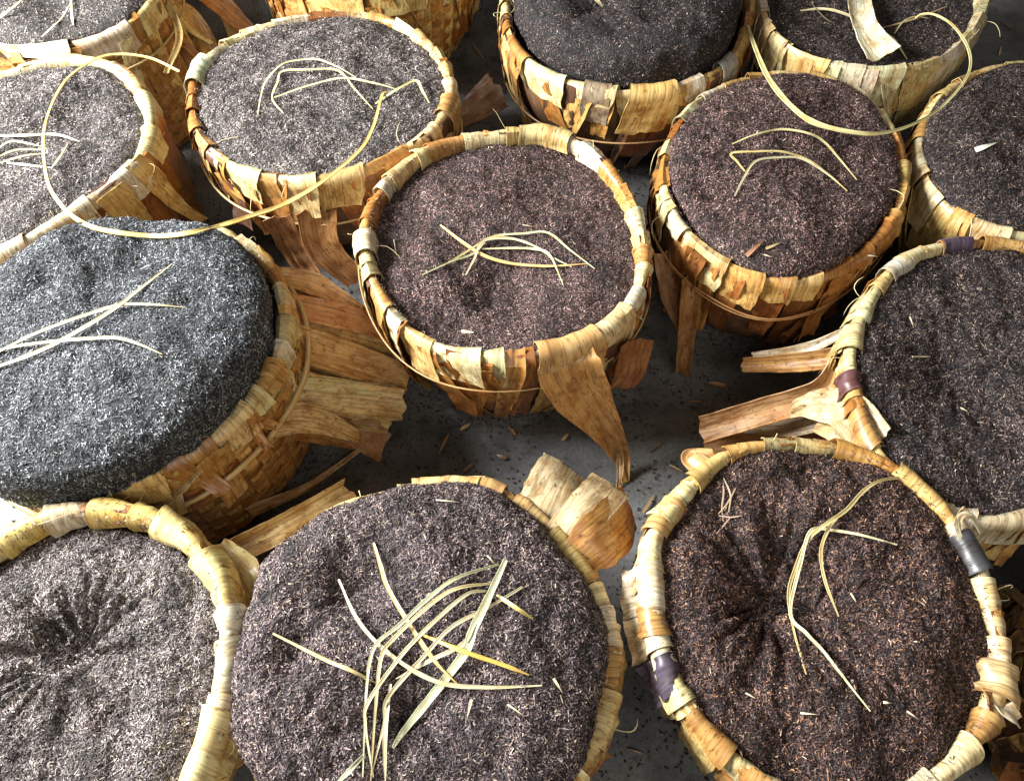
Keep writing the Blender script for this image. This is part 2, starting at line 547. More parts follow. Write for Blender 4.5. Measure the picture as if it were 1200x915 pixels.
def dress(b, rim_w, wall_w, n_wrap=26, n_wall=20, wrap_len=(.03, .075), wall_len=(.12, .22), slant=.25, skip=None, wall_range=None, bold=1.0):
    """sheath strips: long brown ones down the wall, pale ones folded over the rim"""
    n_wall = int(n_wall * 1.4)
    for k in range(n_wall):
        th = -math.pi + 2 * math.pi * (k + rng.uniform(-.2, .2)) / n_wall
        if wall_range and not any(lo <= th <= hi for lo, hi in wall_range): continue
        L = rng.uniform(*wall_len)
        wd = 2 * math.pi * b.R / n_wall * rng.uniform(.6, 1.35)
        strip(b, 'wall_strip', th, wd, -.004, L, jitter(pick(wall_w)), slant * rng.uniform(-.5, 1.3), rng.uniform(.0005, .003),
              (0, rng.uniform(0, .006)), rng.uniform(0, .016), .003, narrow=rng.uniform(.15, .5), shingle=.005)
    th = -math.pi + rng.uniform(0, .2); end = th + 2 * math.pi
    while th < end:
        wd = 2 * math.pi * b.R / n_wrap * rng.uniform(.65, 1.45)
        mid = th + wd / b.R / 2
        L = rng.uniform(*wrap_len)
        m2 = (mid + math.pi) % (2 * math.pi) - math.pi
        th += wd / b.R
        if skip and any(lo <= m2 <= hi for lo, hi in skip): continue
        strip(b, 'rim_wrap', m2, wd * 1.22, -rng.uniform(.022, .034), L, jitter(pick(rim_w)), slant * rng.uniform(-.3, .8), .0012 + rng.uniform(0, .0012),
              (0, rng.uniform(0, .003)), rng.uniform(0, .007), .0026 * bold, narrow=rng.uniform(.0, .45), shingle=rng.uniform(.004, .0085) * bold)

def hang(b, k, span=1.35, length=(.12, .24), flare=(.005, .045), pal=None, to=(600, 1041), width=(.015, .05)):
    """torn strips hanging from the rim"""
    p = at(*to, b.z)
    a0 = math.atan2(p.y - b.c[1], p.x - b.c[0])
    for _ in range(k):
        strip(b, 'hanging_strip', a0 + rng.uniform(-span, span), rng.uniform(*width), rng.uniform(-.004, .04), rng.uniform(*length), jitter(pick(pal or WALL_STD)),
              rng.uniform(-.5, .5), rng.uniform(.004, .010), (rng.uniform(-.003, .008), rng.uniform(-.003, .008)), rng.uniform(*flare), .004, narrow=rng.uniform(.2, .9))

def wrap_at(b, px, py, width, length, colour, lift=.008, flare=0., inside=.026, slant=0., curl=(0.002, 0.002), name='rim_wrap', crumple=.003):
    return strip(b, name, b.theta(px, py), width, -inside, length, colour, slant, lift, curl, flare, crumple, nu=9, nv=22)

def flap(b, pts, widths, colour, hint=(0, -.45, 1), name='loose_strip', cup=.12, crumple=.003, twist=0., nu=13, nv=24, thick=.0014, ridge=.0028):
    P = [tuple(at(x, y, z)) for x, y, z in pts]
    me = ribbon_mesh(name, P, widths, hint, cup, thick, nu, nv, crumple, rng.uniform(0, 50), 0, twist, .009, ridge)
    co = np.empty(len(me.vertices) * 3, np.float32); me.vertices.foreach_get('co', co)
    co[2::3] = np.maximum(co[2::3], .0008); me.vertices.foreach_set('co', co)
    return link(name, me, SHEATH, b.root, colour)

def cord(b, d, r=.0016, colour=(.42, .26, .11), wob=.004, out=.012, tilt=(0, 0), name='binding_cord'):
    pts = []
    for i in range(96):
        th = 2 * math.pi * i / 96 - math.pi
        dd = d + wob * noise.noise(Vector((math.cos(th) * 2 + b.seed + d * 90, math.sin(th) * 2, 0))) + tilt[0] * math.cos(th) + tilt[1] * math.sin(th)
        rr = b.wall(th, dd) + b.rho + out
        pts.append((b.c[0] + rr * math.cos(th), b.c[1] + rr * math.sin(th), b.z - dd))
    link(name, tube_mesh(name, pts, r, 6, True), STRAW, b.root, colour)

# ------------------------------------------------------------------ tobacco heaps
MOUNDS = []
def mound(b, label, level, dome, p=2.6, over=0., shift=(0, 0), dimples=(), rough=1.0, base=(.085, .055, .05),
          tones=None, n_shred=44000, size=.74, undercut=0.0, creases=0.0):
    """heap inside basket b. level: edge height over the rim, dome: rise of the middle, over: how far it swells past the rim"""
    nt, nr = 168, 52
    size *= .84
    n_shred = int(n_shred * 1.12)
    cx, cy = b.c[0] + shift[0], b.c[1] + shift[1]
    dm = []
    for (px, py, depth, sig, cr) in dimples:
        q = at(px, py, b.z + level + dome * .8)
        dm.append((q.x, q.y, depth, sig, cr, rng.uniform(0, 6)))
    V = np.zeros((nr, nt, 3))
    sd = b.seed * 1.3
    for j in range(nr):
        ph = (math.pi / 2 + undercut) * (j / (nr - 1)) ** .8
        xr = math.sin(min(ph, math.pi / 2)) ** (2 / p) if ph <= math.pi / 2 else 1 - .35 * (ph - math.pi / 2) ** 1.3
        hz = max(math.cos(ph), 0) ** (2 / p) if ph <= math.pi / 2 else -(ph - math.pi / 2) * .6
        for i in range(nt):
            th = -math.pi + 2 * math.pi * i / nt
            R = b.rad(th) - b.rho * 1.1 + over
            x = cx + xr * R * math.cos(th); y = cy + xr * R * math.sin(th)
            z = b.z + level + dome * hz
            v = Vector((x, y, z * .6))
            amp = rough
            nz = 1.2 * amp * (.011 * noise.noise(v * 7 + Vector((sd, 0, 0))) + .0055 * noise.noise(v * 19 + Vector((0, sd, 0)))
                        + .0022 * noise.noise(v * 48 + Vector((0, 0, sd))) + .0022 * noise.noise(v * 110))
            for (dx, dy, depth, sig, cr, ph0) in dm:
                ddx, ddy = x - dx, y - dy
                d2 = math.hypot(ddx, ddy)
                g = math.exp(-(d2 / sig) ** 2 * .5)
                nz -= 1.8 * depth * g
                if cr:
                    a = math.atan2(ddy, ddx)
                    wv = noise.noise(Vector((math.cos(a) * 5 + ph0, math.sin(a) * 5, d2 * 3))) + .6 * noise.noise(Vector((math.cos(a) * 12 + ph0, math.sin(a) * 12, d2 * 4)))
                    nz += 1.9 * cr * wv * math.exp(-((d2 - sig * 1.2) / (sig * 1.6)) ** 2)
            # move along the outward direction of the heap
            side = min(1, xr ** 6)
            up = 1 - .75 * side * (1 if dome > .03 else .3)
            out = side * .7 if dome > .03 else 0
            V[j, i] = (x + nz * out * math.cos(th), y + nz * out * math.sin(th), z + nz * up)
    verts = V.reshape(-1, 3)
    idx = np.arange(nr * nt).reshape(nr, nt)
    a = idx[:-1, :]; bb = np.roll(idx, -1, 1)[:-1, :]; c2 = np.roll(idx, -1, 1)[1:, :]; d = idx[1:, :]
    quads = np.stack([a, d, c2, bb], -1).reshape(-1, 4)
    me = bpy.data.meshes.new('tobacco_heap')
    # skirt closes the heap underneath
    bot = V[-1].copy(); bot[:, 2] = b.z - .05
    for i in range(nt):
        th = -math.pi + 2 * math.pi * i / nt
        rr = b.wall(th, .05) - b.rho * 1.6
        bot[i, 0] = b.c[0] + rr * math.cos(th); bot[i, 1] = b.c[1] + rr * math.sin(th)
    verts2 = np.concatenate([verts, bot])
    fs = quads.tolist()
    k0 = (nr - 1) * nt; k1 = nr * nt
    for i in range(nt):
        i2 = (i + 1) % nt
        fs.append((k0 + i, k1 + i, k1 + i2, k0 + i2))
    fs.append(tuple(range(k1, k1 + nt)))
    me.from_pydata(verts2.tolist(), [], fs)
    me.polygons.foreach_set('use_smooth', [True] * len(me.polygons))
    root = bpy.data.objects.new('tobacco_heap', me)
    me.materials.append(TOB)
    root.color = (base[0] * .26, base[1] * .26, base[2] * .26, 1)  # ground darkened so the gaps between shreds look shaded
    col.objects.link(root)
    tag(root, label, 'tobacco', 'heaps of shredded tobacco in the baskets')
    # loose shreds on the surface
    tri = np.concatenate([quads[:, [0, 1, 2]], quads[:, [0, 2, 3]]])
    A, B, C = verts[tri[:, 0]], verts[tri[:, 1]], verts[tri[:, 2]]
    cr = np.cross(B - A, C - A); ar = np.linalg.norm(cr, axis=1) * .5
    ok = ar > 1e-10
    A, B, C, cr, ar = A[ok], B[ok], C[ok], cr[ok], ar[ok]
    nrm = cr / (np.linalg.norm(cr, axis=1, keepdims=True) + 1e-12)
    nrm[nrm[:, 2] < -.5] *= -1
    n = n_shred
    f = nrng.choice(len(ar), n, p=ar / ar.sum())
    r1 = np.sqrt(nrng.random(n))[:, None]; r2 = nrng.random(n)[:, None]
    pos = A[f] * (1 - r1) + B[f] * (r1 * (1 - r2)) + C[f] * (r1 * r2)
    N = nrm[f]
    rv = nrng.normal(size=(n, 3))
    T = rv - N * np.sum(rv * N, 1, keepdims=True); T /= np.linalg.norm(T, axis=1, keepdims=True)
    T = T + N * nrng.normal(0, .26, (n, 1)); T /= np.linalg.norm(T, axis=1, keepdims=True)
    # a share of them stuck to the rim and its inner face
    k = 900
    for q in range(k):
        th = rng.uniform(-math.pi, math.pi)
        pos[q] = b.prof(th, -abs(rng.gauss(0, .010)) - .002, .0075)
    S = np.cross(N, T); S /= np.linalg.norm(S, axis=1, keepdims=True)
    roll = nrng.normal(0, .5, (n, 1))
    Nn = np.cross(T, S)
    S2 = S * np.cos(roll) + Nn * np.sin(roll)
    Lh = size * np.clip(nrng.lognormal(math.log(.0022), .42, (n, 1)), .0009, .006)
    long_ = nrng.random((n, 1)) < .05
    Lh = np.where(long_, Lh * 1.9, Lh)
    Wh = size * nrng.uniform(.0005, .00115, (n, 1))
    bend = nrng.normal(0, .22, (n, 1)) * Lh
    lift = nrng.uniform(.0003, .0024, (n, 1)) * size
    base_p = pos + N * lift
    c0 = base_p - T * Lh; c1 = base_p + S * bend + N * np.abs(bend) * .5; c3 = base_p + T * Lh + N * nrng.uniform(-.4, .8, (n, 1)) * Lh * .5
    vs = np.stack([c0 - S2 * Wh * .7, c0 + S2 * Wh * .7, c3 + S2 * Wh, c3 - S2 * Wh], 1).reshape(-1, 3)
    sm = bpy.data.meshes.new('tobacco_shreds')
    sm.vertices.add(n * 4); sm.vertices.foreach_set('co', vs.astype(np.float32).ravel())
    sm.loops.add(n * 4); sm.loops.foreach_set('vertex_index', np.arange(n * 4, dtype=np.int32))
    sm.polygons.add(n); sm.polygons.foreach_set('loop_start', np.arange(0, n * 4, 4, dtype=np.int32))
    sm.update(calc_edges=True)
    tones = tones or TONE_PURPLE
    cols = np.array([t[0] for t in tones]); wt = np.array([t[1] for t in tones], float); wt /= wt.sum()
    # patches where one tone prevails
    pk = nrng.choice(len(cols), n, p=wt)
    patch = np.array([1 + .65 * noise.noise(Vector(p_) * 26) + .65 * noise.noise(Vector(p_) * 80) for p_ in pos.tolist()])[:, None]
    cc = cols[pk] * nrng.uniform(.6, 1.4, (n, 1)) * np.clip(patch, .35, 1.8) * .86
    cc = np.minimum(cc, .62)
    c4 = np.concatenate([np.repeat(cc, 4, 0), np.ones((n * 4, 1))], 1)
    att = sm.color_attributes.new('shade', 'FLOAT_COLOR', 'POINT')
    att.data.foreach_set('color', c4.astype(np.float32).ravel())
    so = link('tobacco_shreds', sm, SHRED, None)
    so.parent = root
    so['kind'] = 'stuff'
    MOUNDS.append((root, BVHTree.FromPolygons([Vector(v) for v in verts2], fs)))
    return root

TONE_PURPLE = [((.034, .018, .017), 28), ((.128, .072, .064), 34), ((.225, .138, .120), 28), ((.36, .25, .20), 6), ((.52, .40, .29), 1.2)]
TONE_RED = [((.021, .012, .011), 34), ((.078, .043, .038), 33), ((.150, .086, .068), 21), ((.34, .18, .095), 8), ((.52, .36, .24), 1.2)]
TONE_DARK = [((.020, .014, .014), 36), ((.072, .050, .046), 34), ((.145, .104, .092), 22), ((.28, .20, .135), 6), ((.46, .36, .25), 1)]
TONE_GREY = [((.044, .034, .033), 26), ((.150, .120, .114), 34), ((.270, .226, .210), 29), ((.40, .35, .285), 8), ((.58, .51, .39), 1.2)]
TONE_BLUE = [((.026, .028, .031), 30), ((.100, .108, .118), 34), ((.215, .230, .245), 28), ((.34, .34, .31), 6), ((.50, .46, .37), 1)]  # bluish window light on this heap, put into the shred colours

RIM_STD = [(STRAWC, 6), (PALE, 2.5), (GOLD, 3.5), (BROWN, 1)]
RIM_PALE = [(PALE, 8), (STRAWC, 2)]
RIM_GOLD = [(STRAWC, 5), (PALE, 1.6), (GOLD, 3.5), (BROWN, 1)]
WALL_STD = [(BROWN, 6), (GOLD, 2), (DARK, 1.6)]
WALL_GOLD = [(GOLD, 5), (BROWN, 3), (STRAWC, 2)]
WALL_PALE = [(PALE, 8), (STRAWC, 2)]

def fray(b, k=9):
    for _ in range(k):
        th = rng.uniform(-math.pi, math.pi)
        q = rng.uniform(-.012, .03)
        p = b.prof(th, q, .004); o = b.prof(th, q, .02) - p
        o /= np.linalg.norm(o)
        L = rng.uniform(.015, .05)
        d = o * rng.uniform(.2, .8) + np.array((rng.uniform(-1, 1), rng.uniform(-1, 1), rng.uniform(-.8, .4)))
        d /= np.linalg.norm(d)
        e = np.array((rng.uniform(-1, 1), rng.uniform(-1, 1), rng.uniform(-1, .2))) * L * .5
        pts = catmull([p - o * .006, p + d * L * .35 + o * .006, p + d * L * .7 + e * .5 + o * .006, p + d * L + e], 9)
        link('loose_fibre', tube_mesh('loose_fibre', pts, [.0006] * 6 + [.0005, .0004, .0002], 4), STRAW, b.root, (.62, .52, .30))

# --- basket in the middle of the group
b1 = Basket('lined_basket', 'round basket with broad tan flap hanging from its front rim to the floor',
            [(590, 161), (645, 160), (700, 188), (738, 240), (754, 300), (744, 350), (708, 388), (650, 412), (580, 422), (515, 410), (466, 378), (437, 330), (428, 280), (442, 235), (480, 193), (530, 170)], taper=.32, base_power=2.2, rho=.008)
shell(b1)
dress(b1, RIM_STD, WALL_STD, 30, 22, (.05, .12), (.15, .25), .35)
wrap_at(b1, 432, 290, .045, .03, (.66, .62, .46), .011, .0)
wrap_at(b1, 640, 160, .095, .035, (.56, .47, .22), .010)
wrap_at(b1, 715, 385, .085, .10, (.55, .44, .24), .009, .004)
wrap_at(b1, 664, 404, .095, .062, (.54, .36, .15), .013, .008)
flap(b1, [(664, 412, .252), (668, 434, .232), (684, 466, .175), (710, 503, .10), (728, 535, .035), (733, 563, .003)], [.075, .095, .085, .05, .028, .012], (.50, .29, .10), (.1, -1, .55), cup=.10)
flap(b1, [(722, 520, .06), (727, 545, .025), (724, 572, .002)], [.02, .012, .006], (.5, .36, .18), (.1, -1, .55))
flap(b1, [(745, 400, .225), (735, 440, .16), (722, 455, .13)], [.06, .06, .03], (.26, .12, .045), (.6, -1, .5))
cord(b1, .05, .0015, (.45, .28, .12), tilt=(0, -.006), out=.013)
mound(b1, 'flat purple brown tobacco sunk inside the basket with the hanging flap', -.012, .007, 2.2, 0, dimples=[(590, 330, .010, .05, 0)], tones=TONE_PURPLE, rough=1.0, size=.66, n_shred=52000)

# --- behind and left of it
b2 = Basket('lined_basket', 'tilting basket with pale green tab on its rim and long straw bent over it',
            [(227, 118), (238, 78), (298, 40), (380, 21), (458, 28), (508, 62), (528, 105), (516, 145), (470, 182), (390, 212), (318, 210), (262, 190), (232, 155)])
shell(b2)
dress(b2, RIM_STD, WALL_STD, 26, 20, (.05, .13), (.14, .22), .3)
wrap_at(b2, 232, 88, .075, .04, (.56, .62, .42), .014, .004)
wrap_at(b2, 524, 130, .05, .06, (.44, .27, .10), .012, .0)
flap(b2, [(370, 245, .20), (380, 290, .13), (420, 330, .06)], [.07, .06, .04], (.30, .16, .06), (.2, -1, .6))
flap(b2, [(325, 255, .19), (350, 300, .10), (372, 330, .05)], [.05, .05, .03], (.22, .11, .045), (0, -1, .6))
cord(b2, .075, .0022, (.50, .38, .20), tilt=(0, -.008), out=.014)
mound(b2, 'coarse grey brown tobacco filling the basket with the pale green tab', .000, .012, 2.4, 0, tones=TONE_GREY, base=(.13, .11, .09), size=.74, rough=1.1, n_shred=46000)

# --- far left
b3 = Basket('lined_basket', 'basket with thin pale rim and long plain brown side under a looping vine',
            [(0, 94), (60, 77), (110, 76), (150, 93), (176, 132), (172, 180), (140, 215), (92, 250), (40, 280), (0, 300), (-70, 305), (-135, 270), (-165, 205), (-140, 140), (-75, 105)], taper=.0, rho=.0095)
shell(b3)
dress(b3, RIM_PALE, WALL_STD, 20, 14, (.02, .06), (.16, .24), .15)
mound(b3, 'grey tobacco bun under the looping vine with pale straws on it', -.006, .028, 3.0, .000, dimples=[(75, 130, .008, .02, 0), (30, 165, .006, .05, 0)], tones=TONE_GREY, base=(.14, .125, .105), rough=1.2)

b4 = Basket('lined_basket', 'basket with woven side showing beyond the looping vine',
            [(188, -45), (176, 8), (130, 42), (60, 58), (-20, 50), (-80, 5), (-85, -65), (-40, -120), (50, -140), (142, -112)], taper=-.15)
shell(b4)
weave(b4, -2.2, .9, .03)
dress(b4, RIM_STD, WALL_GOLD, 20, 14, (.02, .06), (.10, .20), .3, wall_range=[(-3.2, -1.4), (-.35, .1), (.6, 3.2)])
for p_, w_, c_ in (([(185, 0, .22), (225, 25, .15), (262, 85, .05)], .05, GOLD[0]), ([(180, 30, .22), (215, 70, .13), (235, 120, .04)], .045, BROWN[0]), ([(190, -25, .2), (245, -5, .12), (300, 45, .03)], .06, BROWN[2]),
                   ([(250, -20, .10), (270, 20, .05), (285, 70, .012)], .05, GOLD[2]), ([(200, 60, .12), (240, 75, .07), (290, 60, .02)], .03, BROWN[4]), ([(190, -10, .24), (210, 40, .2), (195, 85, .16)], .015, STRAWC[1])):
    flap(b4, p_, [w_ * .8, w_, w_ * .6], c_, (.5, -.6, 1))
cord(b4, .06, .0026, (.48, .36, .16), out=.017)
mound(b4, 'smooth grey green tobacco bun in the basket with the woven side', .002, .04, 3.0, .006, dimples=[(70, 10, .014, .03, 0)], tones=TONE_GREY, base=(.15, .135, .11), rough=1.0)

# --- behind the middle one
b5 = Basket('lined_basket', 'basket with one broad golden tab folded over its front rim',
            [(593, 5), (600, 50), (628, 82), (672, 102), (735, 112), (800, 105), (850, 80), (872, 40), (878, -5), (850, -60), (790, -88), (720, -95), (650, -75), (608, -38)])
shell(b5)
dress(b5, RIM_STD, WALL_STD, 26, 20, (.03, .10), (.10, .22), .4)
wrap_at(b5, 765, 110, .085, .085, (.58, .40, .14), .013, .006, slant=-.2)
wrap_at(b5, 700, 108, .05, .07, (.28, .22, .14), .011, .0)
wrap_at(b5, 850, 80, .05, .05, (.40, .40, .36), .011, .0)
flap(b5, [(598, 60, .245), (606, 110, .17), (622, 150, .10)], [.012, .010, .006], (.55, .47, .25), (0, -1, .4))
flap(b5, [(612, 80, .24), (632, 120, .165), (655, 150, .11)], [.02, .015, .01], (.52, .42, .2), (0, -1, .4))
flap(b5, [(586, 105, .10), (560, 125, .07), (535, 148, .04)], [.09, .07, .02], (.26, .15, .08), (-.2, -.6, 1))
cord(b5, .105, .0018, (.36, .22, .10), out=.014)
mound(b5, 'dark bun shaped tobacco swelling above the rim with the golden tab', .004, .082, 5.0, -.013, dimples=[(700, 5, .018, .035, .002)], tones=TONE_DARK, base=(.045, .036, .034), undercut=.2, rough=1.6)

b6 = Basket('lined_basket', 'pale basket of closely overlapped whitish strips with leaf sheath piece inside',
            [(893, 5), (905, 40), (940, 66), (990, 80), (1050, 84), (1105, 68), (1140, 35), (1152, -5), (1135, -50), (1080, -82), (1010, -90), (940, -75), (900, -40)], z=.265, rho=.005)
shell(b6)
dress(b6, RIM_PALE, WALL_PALE, 26, 22, (.06, .11), (.12, .20), .1)
mound(b6, 'dark tobacco low in the pale basket with leaf sheath piece on it', -.020, .004, 2.2, 0, tones=TONE_DARK, base=(.045, .036, .034))

b7 = Basket('lined_basket', 'dark brown sided basket bound by double cord with splinters hanging',
            [(777, 215), (790, 157), (830, 114), (890, 92), (960, 94), (1012, 117), (1046, 160), (1058, 210), (1046, 258), (1012, 296), (965, 324), (905, 332), (842, 306), (797, 265)], taper=.36, base_power=2.2, rho=.005)
shell(b7)
dress(b7, [(STRAWC, 5), (PALE, 1), (GOLD, 2), (BROWN, 2.5)], [(BROWN, 6), (DARK, 2)], 26, 20, (.02, .085), (.14, .24), .1)
cord(b7, .066, .0016, (.38, .20, .08), tilt=(0, -.004), out=.012)
cord(b7, .074, .0014, (.42, .24, .10), tilt=(0.003, -.004), out=.012)
flap(b7, [(812, 325, .19), (806, 380, .11), (800, 436, .02)], [.035, .03, .024], (.30, .16, .06), (-.2, -1, .4), cup=.3)
flap(b7, [(783, 292, .19), (790, 345, .12), (805, 395, .05)], [.05, .045, .02], (.28, .14, .05), (-.3, -1, .4))
mound(b7, 'brown tobacco bun rising just over the rim of the double corded basket', .002, .034, 3.2, -.004, dimples=[(830, 210, .008, .03, 0), (950, 190, .006, .04, 0)], tones=TONE_PURPLE, base=(.085, .056, .05), rough=1.1)

b8 = Basket('lined_basket', 'shadowed basket with plain golden brown folds on its near rim beside the double corded one',
            [(1077, 165), (1083, 210), (1110, 248), (1160, 272), (1215, 280), (1275, 262), (1312, 215), (1318, 160), (1290, 110), (1230, 82), (1160, 85), (1105, 115)], z=.235)
shell(b8)
dress(b8, RIM_GOLD, WALL_GOLD, 16, 14, (.04, .09), (.12, .2), .1)
mound(b8, 'dark tobacco bun bearing one white leaf chip', .004, .04, 3.0, .002, dimples=[(1140, 90, .008, .04, 0)], tones=TONE_DARK, base=(.05, .042, .038))

b9 = Basket('lined_basket', 'basket with dark purple patches on its rim and a long plank like strip sticking out',
            [(994, 425), (1010, 370), (1038, 328), (1080, 298), (1135, 288), (1200, 292), (1265, 320), (1305, 375), (1320, 450), (1300, 530), (1250, 588), (1180, 612), (1110, 600), (1045, 555), (1008, 495)], z=.245)
shell(b9)
dress(b9, [(GOLD, 4), (STRAWC, 5), (PALE, 2), (PURPLE, 1)], WALL_GOLD, 24, 18, (.02, .06), (.08, .18), .2)
wrap_at(b9, 1118, 288, .045, .03, (.075, .055, .09), .009)
wrap_at(b9, 1050, 318, .05, .03, (.58, .60, .52), .009)
wrap_at(b9, 994, 452, .03, .03, (.12, .055, .06), .009)
flap(b9, [(990, 425, .225), (958, 462, .185), (900, 480, .15), (820, 504, .10)], [.035, .042, .04, .042], (.40, .24, .11), (-.2, -.7, 1), cup=.25)
flap(b9, [(1000, 415, .20), (940, 424, .16), (868, 428, .12)], [.03, .03, .022], (.38, .22, .08), (-.2, -.7, 1), cup=.3)
flap(b9, [(992, 388, .21), (940, 410, .155), (880, 416, .13)], [.012, .02, .008], (.5, .45, .32), (-.2, -.7, 1))
flap(b9, [(985, 485, .17), (930, 498, .12), (872, 500, .09)], [.03, .035, .02], (.44, .36, .22), (-.2, -.6, 1))
flap(b9, [(975, 500, .12), (905, 512, .085), (828, 523, .06)], [.05, .045, .03], (.28, .15, .06), (-.2, -.6, 1))
flap(b9, [(1022, 520, .242), (990, 480, .235), (945, 476, .19), (925, 486, .16)], [.06, .06, .035, .01], (.50, .42, .24), (-.5, -.6, 1))
flap(b9, [(1030, 545, .225), (1000, 505, .22), (960, 495, .18)], [.07, .07, .03], (.47, .33, .15), (-.6, -.6, 1))
mound(b9, 'very dark level tobacco in the basket with the purple patched rim', -.001, .012, 2.6, -.001, dimples=[(1120, 430, .012, .05, .003)], tones=TONE_DARK, base=(.036, .028, .028), rough=1.1)

b10 = Basket('lined_basket', 'basket with two whitish square tabs and a knotted rim',
             [(768, 625), (806, 575), (852, 536), (912, 523), (985, 528), (1042, 550), (1092, 588), (1128, 635), (1152, 690), (1168, 755), (1166, 810), (1142, 865), (1100, 908), (1040, 940), (960, 950), (890, 915), (830, 860), (790, 800), (770, 745), (762, 685)], z=.258)
shell(b10)
dress(b10, RIM_GOLD, WALL_GOLD, 22, 14, (.015, .035), (.08, .16), .2)
wrap_at(b10, 766, 690, .055, .050, (.66, .60, .44), .009, .016, inside=.010)
wrap_at(b10, 770, 740, .042, .048, (.62, .54, .36), .008, .014, inside=.010)
wrap_at(b10, 783, 790, .040, .045, (.075, .06, .09), .007, .012, inside=.012, crumple=.006)
wrap_at(b10, 782, 610, .05, .02, (.50, .32, .12), .009, .0)
wrap_at(b10, 1135, 650, .05, .03, (.05, .05, .055), .010, .004)
wrap_at(b10, 1166, 800, .042, .02, (.50, .38, .19), .013, .0, crumple=.008, name='rim_knot', inside=.014)
flap(b10, [(1165, 812, .262), (1180, 828, .272), (1195, 846, .262)], [.02, .025, .012], (.64, .58, .42), (.2, -.3, 1), crumple=.006)
flap(b10, [(1158, 805, .268), (1165, 832, .272), (1176, 856, .26)], [.012, .018, .010], (.40, .22, .09), (.2, -.3, 1), crumple=.006)
flap(b10, [(1124, 632, .270), (1126, 605, .285), (1140, 606, .283), (1150, 625, .265)], [.006, .007, .007, .004], (.62, .58, .40), (.2, -.3, 1))
flap(b10, [(1130, 640, .268), (1120, 612, .28), (1131, 592, .285)], [.005, .006, .002], (.60, .55, .35), (.2, -.3, 1))
flap(b10, [(820, 545, .262), (808, 535, .255), (838, 530, .262)], [.03, .02, .01], (.5, .3, .12), (0, -.4, 1))
mound(b10, 'reddish dark tobacco with deep creases in the basket with white tabs', -.002, .016, 2.6, -.001, dimples=[(912, 690, .022, .045, .006), (1000, 760, .010, .03, .002), (930, 880, .010, .03, .002)], tones=TONE_RED, base=(.040, .028, .027), rough=1.3, size=.74, n_shred=62000)

b11 = Basket('lined_basket', 'basket almost hidden by its swollen heap with curled sheath loops at its rim',
             [(500, 575), (562, 573), (622, 600), (664, 645), (698, 695), (716, 755), (712, 815), (692, 878), (650, 935), (580, 985), (500, 1000), (410, 985), (340, 935), (300, 870), (288, 800), (300, 725), (340, 650), (415, 595)], z=.245)
shell(b11)
dress(b11, [(STRAWC, 5), (GOLD, 3), (BROWN, 1)], WALL_GOLD, 20, 16, (.03, .06), (.08, .16), .1)
wrap_at(b11, 717, 740, .055, .055, (.66, .60, .42), .008, .004)
wrap_at(b11, 700, 840, .06, .05, (.55, .42, .2), .008, .004)
wrap_at(b11, 522, 574, .08, .035, (.60, .48, .22), .010, .012)
wrap_at(b11, 570, 575, .045, .06, (.48, .32, .13), .010, .014)
flap(b11, [(630, 614, .243), (642, 588, .250), (654, 562, .242), (664, 547, .222)], [.066, .070, .072, .070], (.60, .50, .30), (-.1, -.6, 1), cup=-.03, ridge=.0006, crumple=.0012)
flap(b11, [(660, 632, .252), (684, 602, .266), (706, 578, .258), (716, 566, .238)], [.052, .055, .056, .055], (.60, .48, .28), (-.3, -.6, 1), cup=-.03, ridge=.0006, crumple=.0012)
flap(b11, [(676, 655, .246), (702, 634, .258), (728, 610, .240), (738, 594, .20)], [.05, .072, .074, .06], (.50, .27, .08), (.2, -.6, 1), cup=-.05, ridge=.0008, crumple=.0015)
mound(b11, 'large purple brown tobacco bun with many crossed straws on it', .000, .058, 3.4, .008, (-.006, .000), dimples=[(420, 690, .020, .028, .002), (340, 770, .014, .022, .001), (480, 830, .012, .03, .002)],
      tones=[((.032, .021, .023), 28), ((.112, .078, .080), 33), ((.215, .160, .154), 28), ((.35, .265, .205), 9), ((.52, .40, .28), 2)], base=(.095, .072, .07), rough=1.35, undercut=.35, n_shred=78000)

b12 = Basket('lined_basket', 'basket with thick pale yellow rim twisted from wide leaf wraps',
             [(0, 640), (50, 612), (110, 600), (170, 606), (220, 632), (254, 672), (270, 720), (268, 780), (256, 840), (240, 890), (205, 960), (130, 1010), (40, 1025), (-60, 1000), (-130, 930), (-160, 840), (-150, 750), (-90, 680)], z=.25, rho=.010)
shell(b12)
dress(b12, [(PALE, 5), ([(.70, .60, .26), (.66, .52, .18)], 4)], WALL_GOLD, 22, 12, (.03, .06), (.08, .16), .9, bold=1.25)
flap(b12, [(272, 648, .17), (340, 614, .165), (409, 574, .15)], [.034, .036, .034], (.50, .36, .15), (.1, -.5, 1), cup=.15)
flap(b12, [(250, 640, .21), (282, 668, .205), (300, 700, .2)], [.03, .045, .02], (.50, .40, .18), (.5, -.3, 1), cup=.2)
wrap_at(b12, 243, 885, .085, .05, (.64, .54, .26), .010, .004)
wrap_at(b12, 255, 838, .04, .04, (.70, .66, .48), .007, .002)
mound(b12, 'pale lit brown tobacco with radiating creases inside the thick pale rim', -.016, .012, 2.4, -.005, dimples=[(82, 755, .022, .035, .0065), (150, 835, .008, .02, .001)], tones=TONE_GREY, base=(.135, .112, .095), rough=1.1, size=.76, n_shred=58000)

